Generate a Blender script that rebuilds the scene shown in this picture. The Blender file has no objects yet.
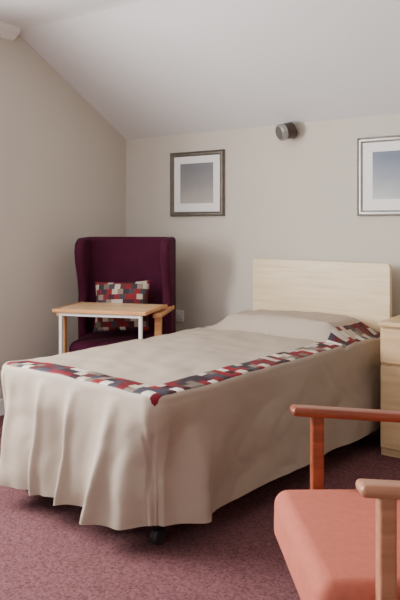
import bpy, bmesh, math, random
from mathutils import Vector, Matrix, noise
random.seed(3)
YAW=math.radians(35.8)
C,S=math.cos(YAW),math.sin(YAW)
H=1.18
def c2r(X,Y,z=0):
    return Vector((C*X-S*Y, S*X+C*Y, z))
scene=bpy.context.scene
col=scene.collection

# ---------------- materials ----------------
def newmat(name):
    m=bpy.data.materials.new(name); m.use_nodes=True
    nt=m.node_tree; b=nt.nodes['Principled BSDF']
    return m,nt,b
def mat(name,c,rough=.6,metal=0,var=.08,scale=30,bump=.0,bscale=200,sheen=0,spec=.5):
    m,nt,b=newmat(name)
    N=nt.nodes; L=nt.links
    tc=N.new('ShaderNodeTexCoord')
    nz=N.new('ShaderNodeTexNoise'); nz.inputs['Scale'].default_value=scale; nz.inputs['Detail'].default_value=4
    L.new(tc.outputs['Object'],nz.inputs['Vector'])
    r=N.new('ShaderNodeValToRGB')
    r.color_ramp.elements[0].position=.3; r.color_ramp.elements[1].position=.7
    r.color_ramp.elements[0].color=(*[x*(1-var) for x in c],1)
    r.color_ramp.elements[1].color=(*[min(1,x*(1+var)) for x in c],1)
    L.new(nz.outputs['Fac'],r.inputs['Fac']); L.new(r.outputs['Color'],b.inputs['Base Color'])
    b.inputs['Roughness'].default_value=rough; b.inputs['Metallic'].default_value=metal
    b.inputs['Sheen Weight'].default_value=sheen
    if sheen: b.inputs['Sheen Tint'].default_value=(*[min(1,x*2+.1) for x in c],1)
    b.inputs['Specular IOR Level'].default_value=spec
    if bump:
        n2=N.new('ShaderNodeTexNoise'); n2.inputs['Scale'].default_value=bscale; n2.inputs['Detail'].default_value=3
        L.new(tc.outputs['Object'],n2.inputs['Vector'])
        bp=N.new('ShaderNodeBump'); bp.inputs['Strength'].default_value=bump; bp.inputs['Distance'].default_value=.01
        L.new(n2.outputs['Fac'],bp.inputs['Height']); L.new(bp.outputs['Normal'],b.inputs['Normal'])
    return m
def wood(name,c1,c2,rough=.4,scale=(2,30,30)):
    m,nt,b=newmat(name); N=nt.nodes; L=nt.links
    tc=N.new('ShaderNodeTexCoord'); mp=N.new('ShaderNodeMapping'); mp.inputs['Scale'].default_value=scale
    nz=N.new('ShaderNodeTexNoise'); nz.inputs['Scale'].default_value=1.5; nz.inputs['Detail'].default_value=6; nz.inputs['Distortion'].default_value=.6
    r=N.new('ShaderNodeValToRGB'); r.color_ramp.elements[0].position=.35; r.color_ramp.elements[1].position=.68
    r.color_ramp.elements[0].color=(*c1,1); r.color_ramp.elements[1].color=(*c2,1)
    L.new(tc.outputs['Object'],mp.inputs['Vector']); L.new(mp.outputs['Vector'],nz.inputs['Vector'])
    L.new(nz.outputs['Fac'],r.inputs['Fac']); L.new(r.outputs['Color'],b.inputs['Base Color'])
    b.inputs['Roughness'].default_value=rough
    return m
PATCH=[(.13,.003,.010),(.44,.37,.30),(.025,.016,.022),(.19,.004,.010),(.60,.54,.46),(.035,.004,.012),(.13,.10,.08),(.15,.004,.014),(.46,.40,.33),(.04,.035,.05),(.08,.014,.016),(.20,.15,.12)]
def patch_nodes(nt,vec_socket,cx,cy,comb=(0,1)):
    N=nt.nodes; L=nt.links
    sp=N.new('ShaderNodeSeparateXYZ'); L.new(vec_socket,sp.inputs[0])
    def M(op,a,b=None):
        n=N.new('ShaderNodeMath'); n.operation=op
        for i,v in enumerate((a,b)):
            if v is None: continue
            if isinstance(v,(int,float)): n.inputs[i].default_value=v
            else: L.new(v,n.inputs[i])
        return n.outputs[0]
    row=M('FLOOR',M('DIVIDE',sp.outputs[comb[1]],cy))
    stag=M('MULTIPLY',M('MODULO',M('ABSOLUTE',row),2.0),.4)
    colm=M('FLOOR',M('ADD',M('DIVIDE',sp.outputs[comb[0]],cx),stag))
    cb=N.new('ShaderNodeCombineXYZ'); L.new(colm,cb.inputs[0]); L.new(row,cb.inputs[1])
    wn=N.new('ShaderNodeTexWhiteNoise'); wn.noise_dimensions='2D'; L.new(cb.outputs[0],wn.inputs['Vector'])
    r=N.new('ShaderNodeValToRGB'); r.color_ramp.interpolation='CONSTANT'
    els=r.color_ramp.elements
    while len(els)<len(PATCH): els.new(.5)
    for i,c in enumerate(PATCH):
        els[i].position=i/len(PATCH)
    for i,c in enumerate(PATCH): els[i].color=(*c,1)
    L.new(wn.outputs['Value'],r.inputs['Fac'])
    return r.outputs['Color'],sp,M

M_wall=mat('wall_paint',(.555,.508,.44),.9,var=.015,scale=3,bump=.05,bscale=150,spec=.2)
M_ceil=mat('ceiling_paint',(.72,.71,.715),.9,var=.01,scale=3,bump=.03,spec=.2)
M_carpet=mat('carpet',(.205,.088,.094),1,var=.42,scale=110,bump=1.0,bscale=350,sheen=0,spec=.1)
M_white=mat('white_paint',(.8,.79,.76),.4,var=.01)
M_birch=wood('birch_wood',(.66,.50,.30),(.76,.61,.40),.35)
M_birchv=wood('birch_wood_drawer',(.54,.36,.19),(.65,.46,.26),.4,(2,25,25))
M_honey=wood('honey_wood',(.56,.36,.18),(.68,.46,.25),.3)
M_beech=wood('beech_wood',(.50,.22,.075),(.62,.31,.12),.35)
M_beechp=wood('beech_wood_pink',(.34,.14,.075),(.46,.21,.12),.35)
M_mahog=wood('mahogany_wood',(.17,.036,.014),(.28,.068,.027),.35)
M_purple=mat('purple_velvet',(.052,.004,.020),.85,var=.15,scale=12,bump=.2,bscale=500,sheen=.08,spec=.2)
M_salmon=mat('salmon_fabric',(.45,.125,.085),.9,var=.07,scale=40,bump=.3,bscale=600,sheen=.1,spec=.2)
M_silver=mat('brushed_silver',(.42,.41,.39),.35,metal=.85,var=.1)
M_pewter=mat('pewter_frame',(.16,.138,.115),.4,metal=.5,var=.15)
M_mat=mat('picture_mount',(.80,.79,.77),.8,var=.01)
M_black=mat('black_plastic',(.02,.02,.022),.5)
M_darkfab=mat('dark_base_fabric',(.05,.035,.03),.9)
M_mattress=mat('mattress_ticking',(.4,.35,.3),.9)
M_whitemetal=mat('white_metal',(.72,.72,.71),.3,var=.01)
M_brown=mat('bronze_metal',(.07,.05,.04),.4,metal=.5)
M_grey=mat('grey_lens',(.10,.095,.09),.25)

def print_mat(name,c0,c1,c2):
    m,nt,b=newmat(name); N=nt.nodes; L=nt.links
    tc=N.new('ShaderNodeTexCoord'); sp=N.new('ShaderNodeSeparateXYZ'); L.new(tc.outputs['Generated'],sp.inputs[0])
    nz=N.new('ShaderNodeTexNoise'); nz.inputs['Scale'].default_value=3; L.new(tc.outputs['Generated'],nz.inputs['Vector'])
    ad=N.new('ShaderNodeMath'); ad.operation='MULTIPLY_ADD'; L.new(nz.outputs['Fac'],ad.inputs[0]); ad.inputs[1].default_value=.2
    L.new(sp.outputs['Z'],ad.inputs[2])
    r=N.new('ShaderNodeValToRGB'); L.new(ad.outputs[0],r.inputs['Fac'])
    e=r.color_ramp.elements; e[0].position=.1; e[0].color=(*c0,1); e[1].position=1; e[1].color=(*c2,1)
    k=e.new(.55); k.color=(*c1,1)
    L.new(r.outputs['Color'],b.inputs['Base Color']); b.inputs['Roughness'].default_value=.25
    return m
M_print=print_mat('art_print',(.40,.37,.33),(.24,.235,.235),(.17,.17,.185))
M_print2=print_mat('art_print_blue',(.46,.46,.45),(.24,.27,.32),(.14,.17,.23))

# ---------------- mesh helpers ----------------
def link(ob,parent=None):
    col.objects.link(ob)
    if parent: ob.parent=parent
    return ob
def empty(name,loc,rz=0):
    e=bpy.data.objects.new(name,None); e.location=loc; e.rotation_euler=(0,0,rz); e.empty_display_size=.1
    return link(e)
def fin(bm,name,m,parent=None,loc=(0,0,0),rot=(0,0,0),smooth=False):
    me=bpy.data.meshes.new(name); bmesh.ops.recalc_face_normals(bm,faces=bm.faces); bm.to_mesh(me); bm.free()
    if smooth:
        for p in me.polygons: p.use_smooth=True
    me.materials.append(m)
    ob=bpy.data.objects.new(name,me); ob.location=loc; ob.rotation_euler=rot
    return link(ob,parent)
def box(name,lo,hi,m,parent=None,bevel=0,seg=3,rot=(0,0,0)):
    lo=Vector(lo);hi=Vector(hi);c=(lo+hi)/2;d=hi-lo
    bm=bmesh.new(); bmesh.ops.create_cube(bm,size=1)
    bmesh.ops.scale(bm,vec=d,verts=bm.verts)
    if bevel: bmesh.ops.bevel(bm,geom=bm.edges[:],offset=bevel,segments=seg,affect='EDGES',profile=.5)
    ob=fin(bm,name,m,parent,c,rot,smooth=bool(bevel))
    if bevel:
        wn=ob.modifiers.new('wn','WEIGHTED_NORMAL'); wn.keep_sharp=False
    return ob
def beam(name,p,q,w,h,m,parent=None,bevel=.005):
    p=Vector(p);q=Vector(q);d=q-p
    bm=bmesh.new(); bmesh.ops.create_cube(bm,size=1)
    bmesh.ops.scale(bm,vec=(w,h,d.length),verts=bm.verts)
    bmesh.ops.bevel(bm,geom=bm.edges[:],offset=bevel,segments=3,affect='EDGES',profile=.5)
    z=d.normalized(); x=Vector((0,1,0)).cross(z)
    if x.length<.01: x=Vector((1,0,0))
    x.normalize(); y=z.cross(x)
    R=Matrix((x,y,z)).transposed()
    bm.transform(R.to_4x4())
    ob=fin(bm,name,m,parent,(p+q)/2,smooth=True); ob.modifiers.new('wn','WEIGHTED_NORMAL')
    return ob
def cyl(name,p,q,r,m,parent=None,r2=None,bev=0,seg=32):
    p=Vector(p);q=Vector(q);d=q-p
    bm=bmesh.new(); bmesh.ops.create_cone(bm,cap_ends=True,segments=seg,radius1=r,radius2=r if r2 is None else r2,depth=d.length)
    if bev: bmesh.ops.bevel(bm,geom=[e for e in bm.edges if any(len(f.verts)>4 for f in e.link_faces)],offset=bev,segments=3,affect='EDGES',profile=.5)
    R=d.to_track_quat('Z','Y').to_matrix().to_4x4(); bm.transform(R)
    ob=fin(bm,name,m,parent,(p+q)/2,smooth=True); ob.modifiers.new('wn','WEIGHTED_NORMAL')
    return ob
def prism(name,poly,axis,a,b,m,parent=None,bevel=0,seg=4,loc=(0,0,0),rot=(0,0,0)):
    bm=bmesh.new()
    def P(u,v,w):
        if axis=='x': return (w,u,v)
        if axis=='y': return (u,w,v)
        return (u,v,w)
    v0=[bm.verts.new(P(u,v,a)) for u,v in poly]; v1=[bm.verts.new(P(u,v,b)) for u,v in poly]
    bm.faces.new(v0); bm.faces.new(v1[::-1]); n=len(poly)
    for i in range(n): bm.faces.new((v0[i],v1[i],v1[(i+1)%n],v0[(i+1)%n]))
    bmesh.ops.recalc_face_normals(bm,faces=bm.faces)
    if bevel: bmesh.ops.bevel(bm,geom=[e for e in bm.edges if e.calc_face_angle(0)>.5],offset=bevel,segments=seg,affect='EDGES',profile=.5,clamp_overlap=True)
    ob=fin(bm,name,m,parent,loc,rot,smooth=bool(bevel))
    if bevel: ob.modifiers.new('wn','WEIGHTED_NORMAL')
    return ob
def rrect(x0,y0,x1,y1,r,seg=8,corners=(1,1,1,1)):
    pts=[]
    cs=[(x1-r,y0+r,-90,corners[0]),(x1-r,y1-r,0,corners[1]),(x0+r,y1-r,90,corners[2]),(x0+r,y0+r,180,corners[3])]
    raw=[(x1,y0),(x1,y1),(x0,y1),(x0,y0)]
    for i,(cx,cy,a,on) in enumerate(cs):
        if on:
            for k in range(seg+1):
                t=math.radians(a+90*k/seg); pts.append((cx+r*math.cos(t),cy+r*math.sin(t)))
        else: pts.append(raw[i])
    return pts

# ---------------- room ----------------
XL,XR,YB,YF=-3.5,1.5,3.90,-1.6
ZE,YK,ZT=1.815,2.86,2.40
T=.12
box('floor',(XL-T,YF-T,-.1),(XR+T,YB+T,0),M_carpet)
slope=(ZT-ZE)/(YB-YK)
fold=[(YK+.08,ZT-.08*slope),(YK+.04,ZT-.026),(YK,ZT-.009),(YK-.04,ZT-.002),(YK-.09,ZT)]
prism('ceiling',[(YB+T,ZE-slope*T)]+fold+[(YF-T,ZT),(YF-T,ZT+.12),(YK+.04,ZT+.12),(YB+T,ZE-slope*T+.14)],'x',XL-T,XR+T,M_ceil)
box('wall_back',(XL-T,YB,0),(XR+T,YB+T,ZE),M_wall)
wy0,wy1,wz0,wz1=.35,1.75,.9,2.05
bm=bmesh.new()
def addprism(bm,poly,a,b):
    v0=[bm.verts.new((a,u,v)) for u,v in poly]; v1=[bm.verts.new((b,u,v)) for u,v in poly]
    bm.faces.new(v0); bm.faces.new(v1[::-1]); n=len(poly)
    for i in range(n): bm.faces.new((v0[i],v1[i],v1[(i+1)%n],v0[(i+1)%n]))
addprism(bm,[(wy1,0),(YB,0),(YB,ZE),(YK,ZT),(wy1,ZT)],XL-T,XL)
addprism(bm,[(wy0,0),(wy1,0),(wy1,wz0),(wy0,wz0)],XL-T,XL)
addprism(bm,[(wy0,wz1),(wy1,wz1),(wy1,ZT),(wy0,ZT)],XL-T,XL)
addprism(bm,[(YF,0),(wy0,0),(wy0,ZT),(YF,ZT)],XL-T,XL)
fin(bm,'wall_left',M_wall)
bm=bmesh.new(); addprism(bm,[(YF,0),(YB,0),(YB,ZE),(YK,ZT),(YF,ZT)],XR,XR+T); fin(bm,'wall_right',M_wall)
fx0,fx1=-2.6,-.8
bm=bmesh.new()
def addbox(bm,lo,hi):
    r=bmesh.ops.create_cube(bm,size=1)['verts']; lo=Vector(lo);hi=Vector(hi)
    bmesh.ops.scale(bm,vec=hi-lo,verts=r); bmesh.ops.translate(bm,vec=(lo+hi)/2,verts=r)
addbox(bm,(XL-T,YF-T,0),(fx0,YF,ZT)); addbox(bm,(fx1,YF-T,0),(XR+T,YF,ZT))
addbox(bm,(fx0,YF-T,0),(fx1,YF,.85)); addbox(bm,(fx0,YF-T,2.1),(fx1,YF,ZT))
fin(bm,'wall_front',M_wall)
box('baseboard_back',(XL,YB-.015,0),(XR,YB,.1),M_white,bevel=.004)
box('baseboard_left',(XL,YF,0),(XL+.015,YB-.015,.1),M_white,bevel=.004)
prism('trim_coving',[(0+XL,ZT),(XL+.08,ZT),(XL+.068,ZT-.03),(XL+.03,ZT-.06),(XL,ZT-.07)],'y',YF,YK-.02,M_white)
def window(name,along,p0,p1,z0,z1,pos):
    e=empty(name,(0,0,0))
    def b(n,a0,a1,zz0,zz1,th=.025):
        if along=='y': box(n,(pos-th,a0,zz0),(pos+th,a1,zz1),M_white,e,bevel=.004)
        else: box(n,(a0,pos-th,zz0),(a1,pos+th,zz1),M_white,e,bevel=.004)
    b('frame_bottom',p0,p1,z0,z0+.05); b('frame_top',p0,p1,z1-.05,z1)
    b('frame_side_1',p0,p0+.05,z0+.05,z1-.05); b('frame_side_2',p1-.05,p1,z0+.05,z1-.05)
    mid=(p0+p1)/2; b('mullion',mid-.025,mid+.025,z0+.05,z1-.05,.02)
window('window_1','y',wy0,wy1,wz0,wz1,XL-.07)
window('added_fill_window','x',fx0,fx1,.85,2.1,YF-.07)  # unseen window added behind the camera to let in fill light

# ---------------- bed ----------------
BW=.96; A=BW/2; BL=1.93
ANG=math.radians(40)
Rb=Vector((math.cos(ANG),-math.sin(ANG)))
head_l=Vector((.358,4.49)); hc=head_l+Rb*.470
bed=empty('bed',c2r(hc.x,hc.y),YAW-ANG)
prism('headboard',rrect(-.47,.36,.47,.958,.022,6,(0,1,1,0)),'y',-.03,0,M_birch,bed,bevel=.004,seg=2)
for i,x in enumerate((-.3,.3)): box(f'headboard_strut_{i}',(x-.03,-.045,.12),(x+.03,-.032,.6),M_black,bed,bevel=.004)
def rbox(name,x0,x1,y0,y1,z0,z1,r,m,bev):
    return prism(name,rrect(x0,y0,x1,y1,r,8),'z',z0,z1,m,bed,bevel=bev,seg=3)
rbox('divan_base',-A+.05,A-.05,-BL+.06,-.06,.15,.33,.08,M_darkfab,.01)
rbox('mattress',-A+.04,A-.04,-BL+.045,-.06,.335,.54,.09,M_mattress,.03)
k=0
for x in (-A+.1,A-.1):
    for y in (-BL+.12,-.75,-.14):
        k+=1
        cyl(f'leg_{k}',(x,y,.055),(x,y,.16),.024,M_black,bed)
        cyl(f'castor_{k}',(x-.018,y,.032),(x+.018,y,.032),.032,M_black,bed,bev=.006)
def outline(n=800):
    x0,x1,y0,y1,r=-A,A,-BL,-.055,.07
    pts=[]
    w=x1-x0-2*r; l=y1-y0-2*r; arc=math.pi*r/2*2.2
    path=[]
    def line(p,q,nrm,L): path.append(('line',Vector(p),Vector(q),Vector(nrm),L))
    def arcp(c,a0,a1,L): path.append(('arc',Vector(c),a0,a1,L))
    line((x0,y1-r),(x0,y0+r),(-1,0),l)
    arcp((x0+r,y0+r),180,270,arc*1.6)
    line((x0+r,y0),(x1-r,y0),(0,-1),w)
    arcp((x1-r,y0+r),270,360,arc*1.6)
    line((x1,y0+r),(x1,y1-r),(1,0),l)
    arcp((x1-r,y1-r),0,90,arc)
    line((x1-r,y1),(x0+r,y1),(0,1),w)
    arcp((x0+r,y1-r),90,180,arc)
    tot=sum(p[-1] for p in path)
    for i in range(n):
        d=i/n*tot
        for p in path:
            if d<p[-1]: break
            d-=p[-1]
        f=d/p[-1]
        if p[0]=='line': pts.append((p[1].lerp(p[2],f),p[3],i/n*tot))
        else:
            a=math.radians(p[2]+(p[3]-p[2])*f); nn=Vector((math.cos(a),math.sin(a)))
            pts.append((p[1]+nn*r,nn,i/n*tot))
    sc=l+arc*1.6+w+arc*.8; sl=l+arc*.8
    return pts,sc,sl
def sm(e0,e1,x):
    t=max(0,min(1,(x-e0)/(e1-e0))); return t*t*(3-2*t)
def topz(x,y):
    z=.572+.012*(1-(x/A)**2)
    py=sm(-.54,-.44,y)*sm(-.04,-.16,y); px=sm(-.475,-.30,x)*(1-sm(.30,.475,x))
    z+=.084*py*px*(.90+.10*math.cos(x*4))
    v=Vector((x*3.0,y*2.2,0))
    z+=.008*noise.noise(v)+.005*noise.noise(v*3.3)
    z+=.006*noise.noise(Vector((x*2,y*14,3)))*(.4+py)
    z+=.007*abs(noise.noise(Vector((x*5+y*3,y*6-x*2,7))))
    z-=.012*math.exp(-((y+.55)/.02)**2)
    return z
out,SC,SL=outline()
n=len(out)
bm=bmesh.new(); uvs={}; rings=[]
def addv(pos,u):
    v=bm.verts.new(pos); uvs[v]=u; return v
NT=34
inset=.03
for t in range(1,NT+1):
    f=(t/NT)
    f=1-(1-f)**1.25
    ring=[]
    for P,nn,s in out:
        p=P-nn*inset
        my=max(-BL+A,min(-.055-A,P.y)); mx=0
        q=Vector((mx,my)).lerp(p,f)
        ring.append(addv((q.x,q.y,topz(q.x,q.y)),(q.x,q.y)))
    rings.append(ring)
KS=50
foot_r=Vector((A,-BL)); foot_l=Vector((-A,-BL))
def ridge(x):
    return 2*math.exp(-((math.sin(x/2))/.38)**2)-.8
for kk in range(1,6+KS+1):
    ring=[]
    for P,nn,s in out:
        ishead=sm(.2,.9,nn.y)
        base=P-nn*inset; zt=topz(base.x,base.y)
        side=abs(nn.x)
        hem=.108+.008*math.sin(s*5)+.004*(1-side)*math.sin(s*13+1)
        dr=(P-foot_r).length; dl=(P-foot_l).length
        hem-=.030*math.exp(-((s-(SC-.30))/.14)**2)
        hem=hem*(1-ishead)+.50*ishead
        r=inset
        if kk<=6:
            a=kk/6*math.pi/2
            o=r*math.sin(a); z=zt-r*(1-math.cos(a)); q=0
        else:
            q=(kk-6)/KS
            o=r; z=(zt-r)*(1-q)+hem*q
        ph=s+.05*q*math.sin(s*7+1)
        foldf=.75*ridge(ph*24+1.7*math.sin(s*5.1)+.8*q)+.4*math.sin(ph*31+2*math.sin(s*2.9)+1)+.9*noise.noise(Vector((s*7,q*1.8,0)))
        folds=.8*math.sin(ph*11+1.5*math.sin(s*2.3)+.6*q)+.9*noise.noise(Vector((s*4,q*1.5,0)))
        fold=foldf*(1-side)+folds*side
        amp=(.010+.012*math.exp(-dr/.45)+.014*math.exp(-dl/.35)+.016*(1-side))*(1-ishead)
        fl=(.035+.025*math.exp(-dr/.25)+.025*math.exp(-dl/.25))*(1-ishead)
        o+=q**.7*(fl+amp*fold)
        for sc,sg in ((SC,1),(SL,-1)):
            o-=.075*math.exp(-((s-(sc+sg*.03))/.25)**8)*sm(0,.6,q)
            o+=.030*math.exp(-((s-(sc-sg*.27))/.045)**2)*sm(0,1,q)
            o+=.032*math.exp(-((s-(sc+sg*.33))/.045)**2)*sm(0,1,q)
        wr=.016*noise.noise(Vector((P.x*4+z*3,P.y*4,z*5)))*min(1,q*4)+.007*abs(noise.noise(Vector((P.x*9-z*4,P.y*9,z*10))))*min(1,q*4)
        pos=base+nn*(o+wr)
        if ishead>0: pos.y=min(pos.y,-.05)
        cl=r+q*.45
        uu=P+nn*(cl-r) if kk>6 else base+nn*o
        ring.append(addv((pos.x,pos.y,z),(uu.x,uu.y)))
    rings.append(ring)
for a,b in zip(rings,rings[1:]):
    for i in range(n):
        j=(i+1)%n
        bm.faces.new((a[i],a[j],b[j],b[i]))
cen=bm.faces.new(rings[0])
bmesh.ops.triangulate(bm,faces=[cen])
uvl=bm.loops.layers.uv.new('cloth')
for f in bm.faces:
    for lp in f.loops: lp[uvl].uv=uvs[lp.vert]
m,nt,b=newmat('bedspread_fabric'); N=nt.nodes; L=nt.links
tc=N.new('ShaderNodeTexCoord')
pc,sp,Mt=patch_nodes(nt,tc.outputs['UV'],.044,.040)
x,y=sp.outputs[0],sp.outputs[1]
inb=Mt('MAXIMUM',Mt('GREATER_THAN',x,A-.128),Mt('LESS_THAN',y,-BL+.125))
ok=Mt('MULTIPLY',Mt('LESS_THAN',x,A-.014),Mt('GREATER_THAN',y,-BL+.012))
ok=Mt('MULTIPLY',ok,Mt('GREATER_THAN',x,-A+.05))
mask=Mt('MULTIPLY',inb,ok)
nz=N.new('ShaderNodeTexNoise'); nz.inputs['Scale'].default_value=400; L.new(tc.outputs['Object'],nz.inputs['Vector'])
mx=N.new('ShaderNodeMix'); mx.data_type='RGBA'; L.new(mask,mx.inputs['Factor'])
mx.inputs[6].default_value=(.375,.305,.242,1); L.new(pc,mx.inputs[7])
L.new(mx.outputs[2],b.inputs['Base Color'])
bp=N.new('ShaderNodeBump'); bp.inputs['Strength'].default_value=.15; bp.inputs['Distance'].default_value=.004
L.new(nz.outputs['Fac'],bp.inputs['Height']); L.new(bp.outputs['Normal'],b.inputs['Normal'])
b.inputs['Roughness'].default_value=.65; b.inputs['Specular IOR Level'].default_value=.25
fin(bm,'bedspread',m,bed,smooth=True)

# ---------------- nightstand ----------------
ns=empty('bedside_cabinet',(-1.112,3.63,0))
nw,nd,nh=.21,.235,.685
box('carcass',(-nw,-nd+.02,0),(nw,nd,nh-.025),M_birchv,ns,bevel=.003)
box('top',(-nw-.008,-nd-.008,nh-.025),(nw+.008,nd,nh),M_birchv,ns,bevel=.006)
for i,(z0,z1) in enumerate(((.045,.215),(.23,.46),(.475,.65))):
    box(f'drawer_{i+1}',(-nw+.004,-nd,z0),(nw-.004,-nd+.019,z1),M_birchv,ns,bevel=.004)
    beam(f'handle_{i+1}',(-.06,-nd-.02,(z0+z1)/2+.03),(.06,-nd-.02,(z0+z1)/2+.03),.01,.01,M_silver,ns,.002)
    for sx in (-.055,.055): beam(f'handle_post_{i+1}_{sx}',(sx,-nd-.02,(z0+z1)/2+.03),(sx,-nd,(z0+z1)/2+.03),.008,.008,M_silver,ns,.002)

# ---------------- pictures ----------------
def picture(name,x0,x1,z0,z1,bord,fm,pm):
    e=empty(name,((x0+x1)/2,YB,(z0+z1)/2)); w=(x1-x0)/2;h=(z1-z0)/2; f=.032
    bm=bmesh.new()
    prof=[(0,0),(0,-.022),(.006,-.026),(.013,-.018),(.020,-.018),(.025,-.022),(.032,-.015),(.032,0)]
    rings=[]
    for cx,cz in ((-1,-1),(1,-1),(1,1),(-1,1)):
        rings.append([bm.verts.new((cx*(w-u),v,cz*(h-u))) for u,v in prof])
    for i in range(4):
        a=rings[i];b_=rings[(i+1)%4]
        for k in range(len(prof)):
            k2=(k+1)%len(prof); bm.faces.new((a[k],a[k2],b_[k2],b_[k]))
    fin(bm,'frame',fm,e)
    box('mount',(-w+f-.004,-.012,-h+f-.004),(w-f+.004,-.002,h-f+.004),M_mat,e)
    box('print',(-w+f+bord,-.0135,-h+f+bord*1.05),(w-f-bord,-.012,h-f-bord*.9),pm,e)
    return e
picture('framed_picture',-3.062,-2.606,1.234,1.684,.055,M_pewter,M_print)
picture('framed_picture',-1.650,-1.19,1.228,1.69,.062,M_silver,M_print2)

# ---------------- wall spotlight ----------------
sl=empty('wall_spotlight',(-2.10,YB,1.760))
cyl('wall_plate',(.012,0,-.005),(.012,-.015,-.005),.035,M_brown,sl,bev=.003)
cyl('stem',(.012,-.01,-.005),(0.010,-.05,-.005),.012,M_brown,sl)
cyl('lamp_body',(.030,-.035,.012),(-.006,-.086,-.004),.050,M_brown,sl,bev=.006)
cyl('lamp_bezel',(-.004,-.083,-.003),(-.024,-.112,-.013),.053,M_silver,sl,bev=.005)
cyl('lamp_glass',(-.022,-.109,-.012),(-.025,-.114,-.0138),.040,M_grey,sl)

# ---------------- socket ----------------
so=empty('wall_socket',(-2.99,YB,.53))
box('plate',(-.04,-.01,-.04),(.04,0,.04),M_white,so,bevel=.003)
box('switch',(-.01,-.014,.01),(.01,-.009,.03),M_white,so,bevel=.001)
for i,(sx,sz) in enumerate(((0,-.002),(-.012,-.022),(.012,-.022))): box(f'pin_{i}',(sx-.003,-.0108,sz-.004),(sx+.003,-.0095,sz+.004),M_black,so)

# ---------------- wing armchair ----------------
wc=empty('wing_armchair',c2r(-.495,4.42),YAW-math.radians(7))
box('seat_base',(-.27,-.29,.20),(.27,.20,.36),M_purple,wc,bevel=.025)
box('seat_cushion',(-.265,-.31,.35),(.265,.17,.475),M_purple,wc,bevel=.05,seg=6)
bk=prism('back',rrect(-.30,.30,.30,1.095,.05,8,(0,1,1,0)),'y',.13,.25,M_purple,wc,bevel=.03,seg=5)
for i,sx in enumerate((-1,1)):
    poly=[(.25,.36),(.04,.38),(.03,.62),(.045,.72),(.02,.82),(-.03,.93),(-.045,1.0),(-.03,1.06),(.02,1.09),(.25,1.095)]
    prism(f'wing_{i+1}',poly,'x',sx*.278-.03,sx*.278+.03,M_purple,wc,bevel=.022,seg=4)
    beam(f'arm_{i+1}',(sx*.290,.14,.638),(sx*.290,-.36,.644),.052,.03,M_beech,wc,.01)
    beam(f'front_leg_{i+1}',(sx*.288,-.31,0),(sx*.290,-.31,.628),.04,.04,M_beech,wc,.006)
    beam(f'back_leg_{i+1}',(sx*.25,.24,0),(sx*.25,.18,.32),.036,.04,M_beech,wc,.006)

# patchwork cushion
m,nt,b=newmat('patchwork_fabric'); tc=nt.nodes.new('ShaderNodeTexCoord')
mp=nt.nodes.new('ShaderNodeMapping'); mp.inputs['Location'].default_value=(3.1,0,5.2); nt.links.new(tc.outputs['Object'],mp.inputs['Vector'])
pc,_,_=patch_nodes(nt,mp.outputs['Vector'],.036,.034,(0,2)); nt.links.new(pc,b.inputs['Base Color']); b.inputs['Roughness'].default_value=.85
bm=bmesh.new(); NG=24; hw,hh=.182,.165
for sgn in (-1,1):
    g=[]
    for i in range(NG+1):
        row=[]
        for j in range(NG+1):
            u=i/NG*2-1; v=j/NG*2-1
            th=.06*((1-u**2)*(1-v**2))**.45
            px=hw*u*(1-.08*(1-v*v)*abs(u)**4); pz=hh*v*(1-.08*(1-u*u)*abs(v)**4)
            row.append(bm.verts.new((px,sgn*th,pz)))
        g.append(row)
    for i in range(NG):
        for j in range(NG): bm.faces.new((g[i][j],g[i+1][j],g[i+1][j+1],g[i][j+1]))
bmesh.ops.remove_doubles(bm,verts=bm.verts,dist=.0005)
loc=wc.location+Matrix.Rotation(YAW-math.radians(7),3,'Z')@Vector((.002,-.02,.658))
fin(bm,'patchwork_cushion',m,None,loc,(math.radians(-14),math.radians(-2),YAW-math.radians(7)),smooth=True)

# ---------------- table across the chair ----------------
tb=empty('overchair_table',c2r(-.535,4.09),YAW-math.radians(15))
zt=.680
box('table_top',(-.28,-.15,zt-.010),(.275,.24,zt+.006),M_honey,tb,bevel=.004)
box('edge_front',(-.286,-.160,zt-.012),(.281,-.15,zt+.009),M_beech,tb,bevel=.004)
for i,sx in enumerate((-1,1)):
    box(f'edge_side_{i+1}',(sx*.2805-.006-.0025,-.160,zt-.012),(sx*.2805+.006-.0025,.24,zt+.009),M_beech,tb,bevel=.004)
    beam(f'upright_{i+1}',(sx*.245,-.135,.03),(sx*.245,-.135,zt-.011),.02,.02,M_whitemetal,tb,.004)
    beam(f'skid_{i+1}',(sx*.235,-.15,.03),(sx*.235,.30,.03),.022,.03,M_whitemetal,tb,.004)
    for j,y in enumerate((-.13,.28)): cyl(f'castor_{i}{j}',(sx*.235-.01,y,.016),(sx*.235+.01,y,.016),.016,M_black,tb)
beam('under_rail',(-.245,-.135,zt-.022),(.245,-.135,zt-.022),.02,.018,M_whitemetal,tb,.004)

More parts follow.
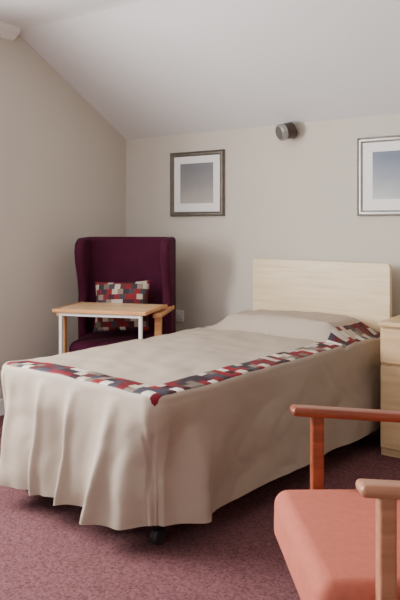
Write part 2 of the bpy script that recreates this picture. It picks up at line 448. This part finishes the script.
# ---------------- foreground armchair ----------------
fc=empty('wooden_armchair',c2r(.308,1.70),YAW+math.radians(4))
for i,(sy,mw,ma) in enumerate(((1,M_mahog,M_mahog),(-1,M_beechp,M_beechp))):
    y=sy*.295
    x0=-.026 if i==0 else -.008
    beam(f'arm_{i+1}',(x0,y,.645),(.54,y,.60),.026,.055,ma,fc,.011)
    beam(f'front_leg_{i+1}',(.050,y,0),(.050,y,.632),.036,.036,mw,fc,.007)
    beam(f'back_leg_{i+1}',(.62,y,0),(.50,y,.50),.04,.036,mw,fc,.007)
    beam(f'back_post_{i+1}',(.50,y,.48),(.66,y,.93),.04,.036,mw,fc,.007)
    beam(f'side_rail_{i+1}',(.05,y,.25),(.56,y,.23),.05,.022,mw,fc,.004)
box('seat_frame',(-.05,-.27,.215),(.5,.27,.33),M_salmon,fc,bevel=.02)
box('seat_cushion',(-.085,-.275,.285),(.50,.275,.432),M_salmon,fc,bevel=.04,seg=6,rot=(0,math.radians(1),0))
box('back_cushion',(.50,-.27,.42),(.60,.27,.92),M_salmon,fc,bevel=.04,seg=6,rot=(0,math.radians(18),0))

# ---------------- lights ----------------
def area(name,loc,rot,sx,sy,p,c):
    l=bpy.data.lights.new(name,'AREA'); l.shape='RECTANGLE'; l.size=sx; l.size_y=sy; l.energy=p; l.color=c
    o=bpy.data.objects.new(name,l); o.location=loc; o.rotation_euler=rot; link(o)
area('window_daylight_left',(XL-.2,(wy0+wy1)/2,(wz0+wz1)/2+.05),(math.radians(90),0,math.radians(-90)),1.45,1.2,320,(1,.985,.965))
area('fill_light_front',((fx0+fx1)/2,YF-.2,1.5),(math.radians(90),0,0),1.8,1.25,36,(.92,.95,1))  # added fill lamp at the invented front opening, evens out wall brightness
w=bpy.data.worlds.new('world'); scene.world=w; w.use_nodes=True
bg=w.node_tree.nodes['Background']; bg.inputs[0].default_value=(.8,.88,1,1); bg.inputs[1].default_value=1.2

# ---------------- camera ----------------
cd=bpy.data.cameras.new('camera'); co=bpy.data.objects.new('camera',cd); link(co)
co.location=(0,0,H); co.rotation_euler=(math.radians(90),0,YAW)
cd.sensor_fit='AUTO'; cd.sensor_width=36; cd.lens=693/600*36; cd.shift_y=-76/600
cd.clip_start=.05
scene.camera=co
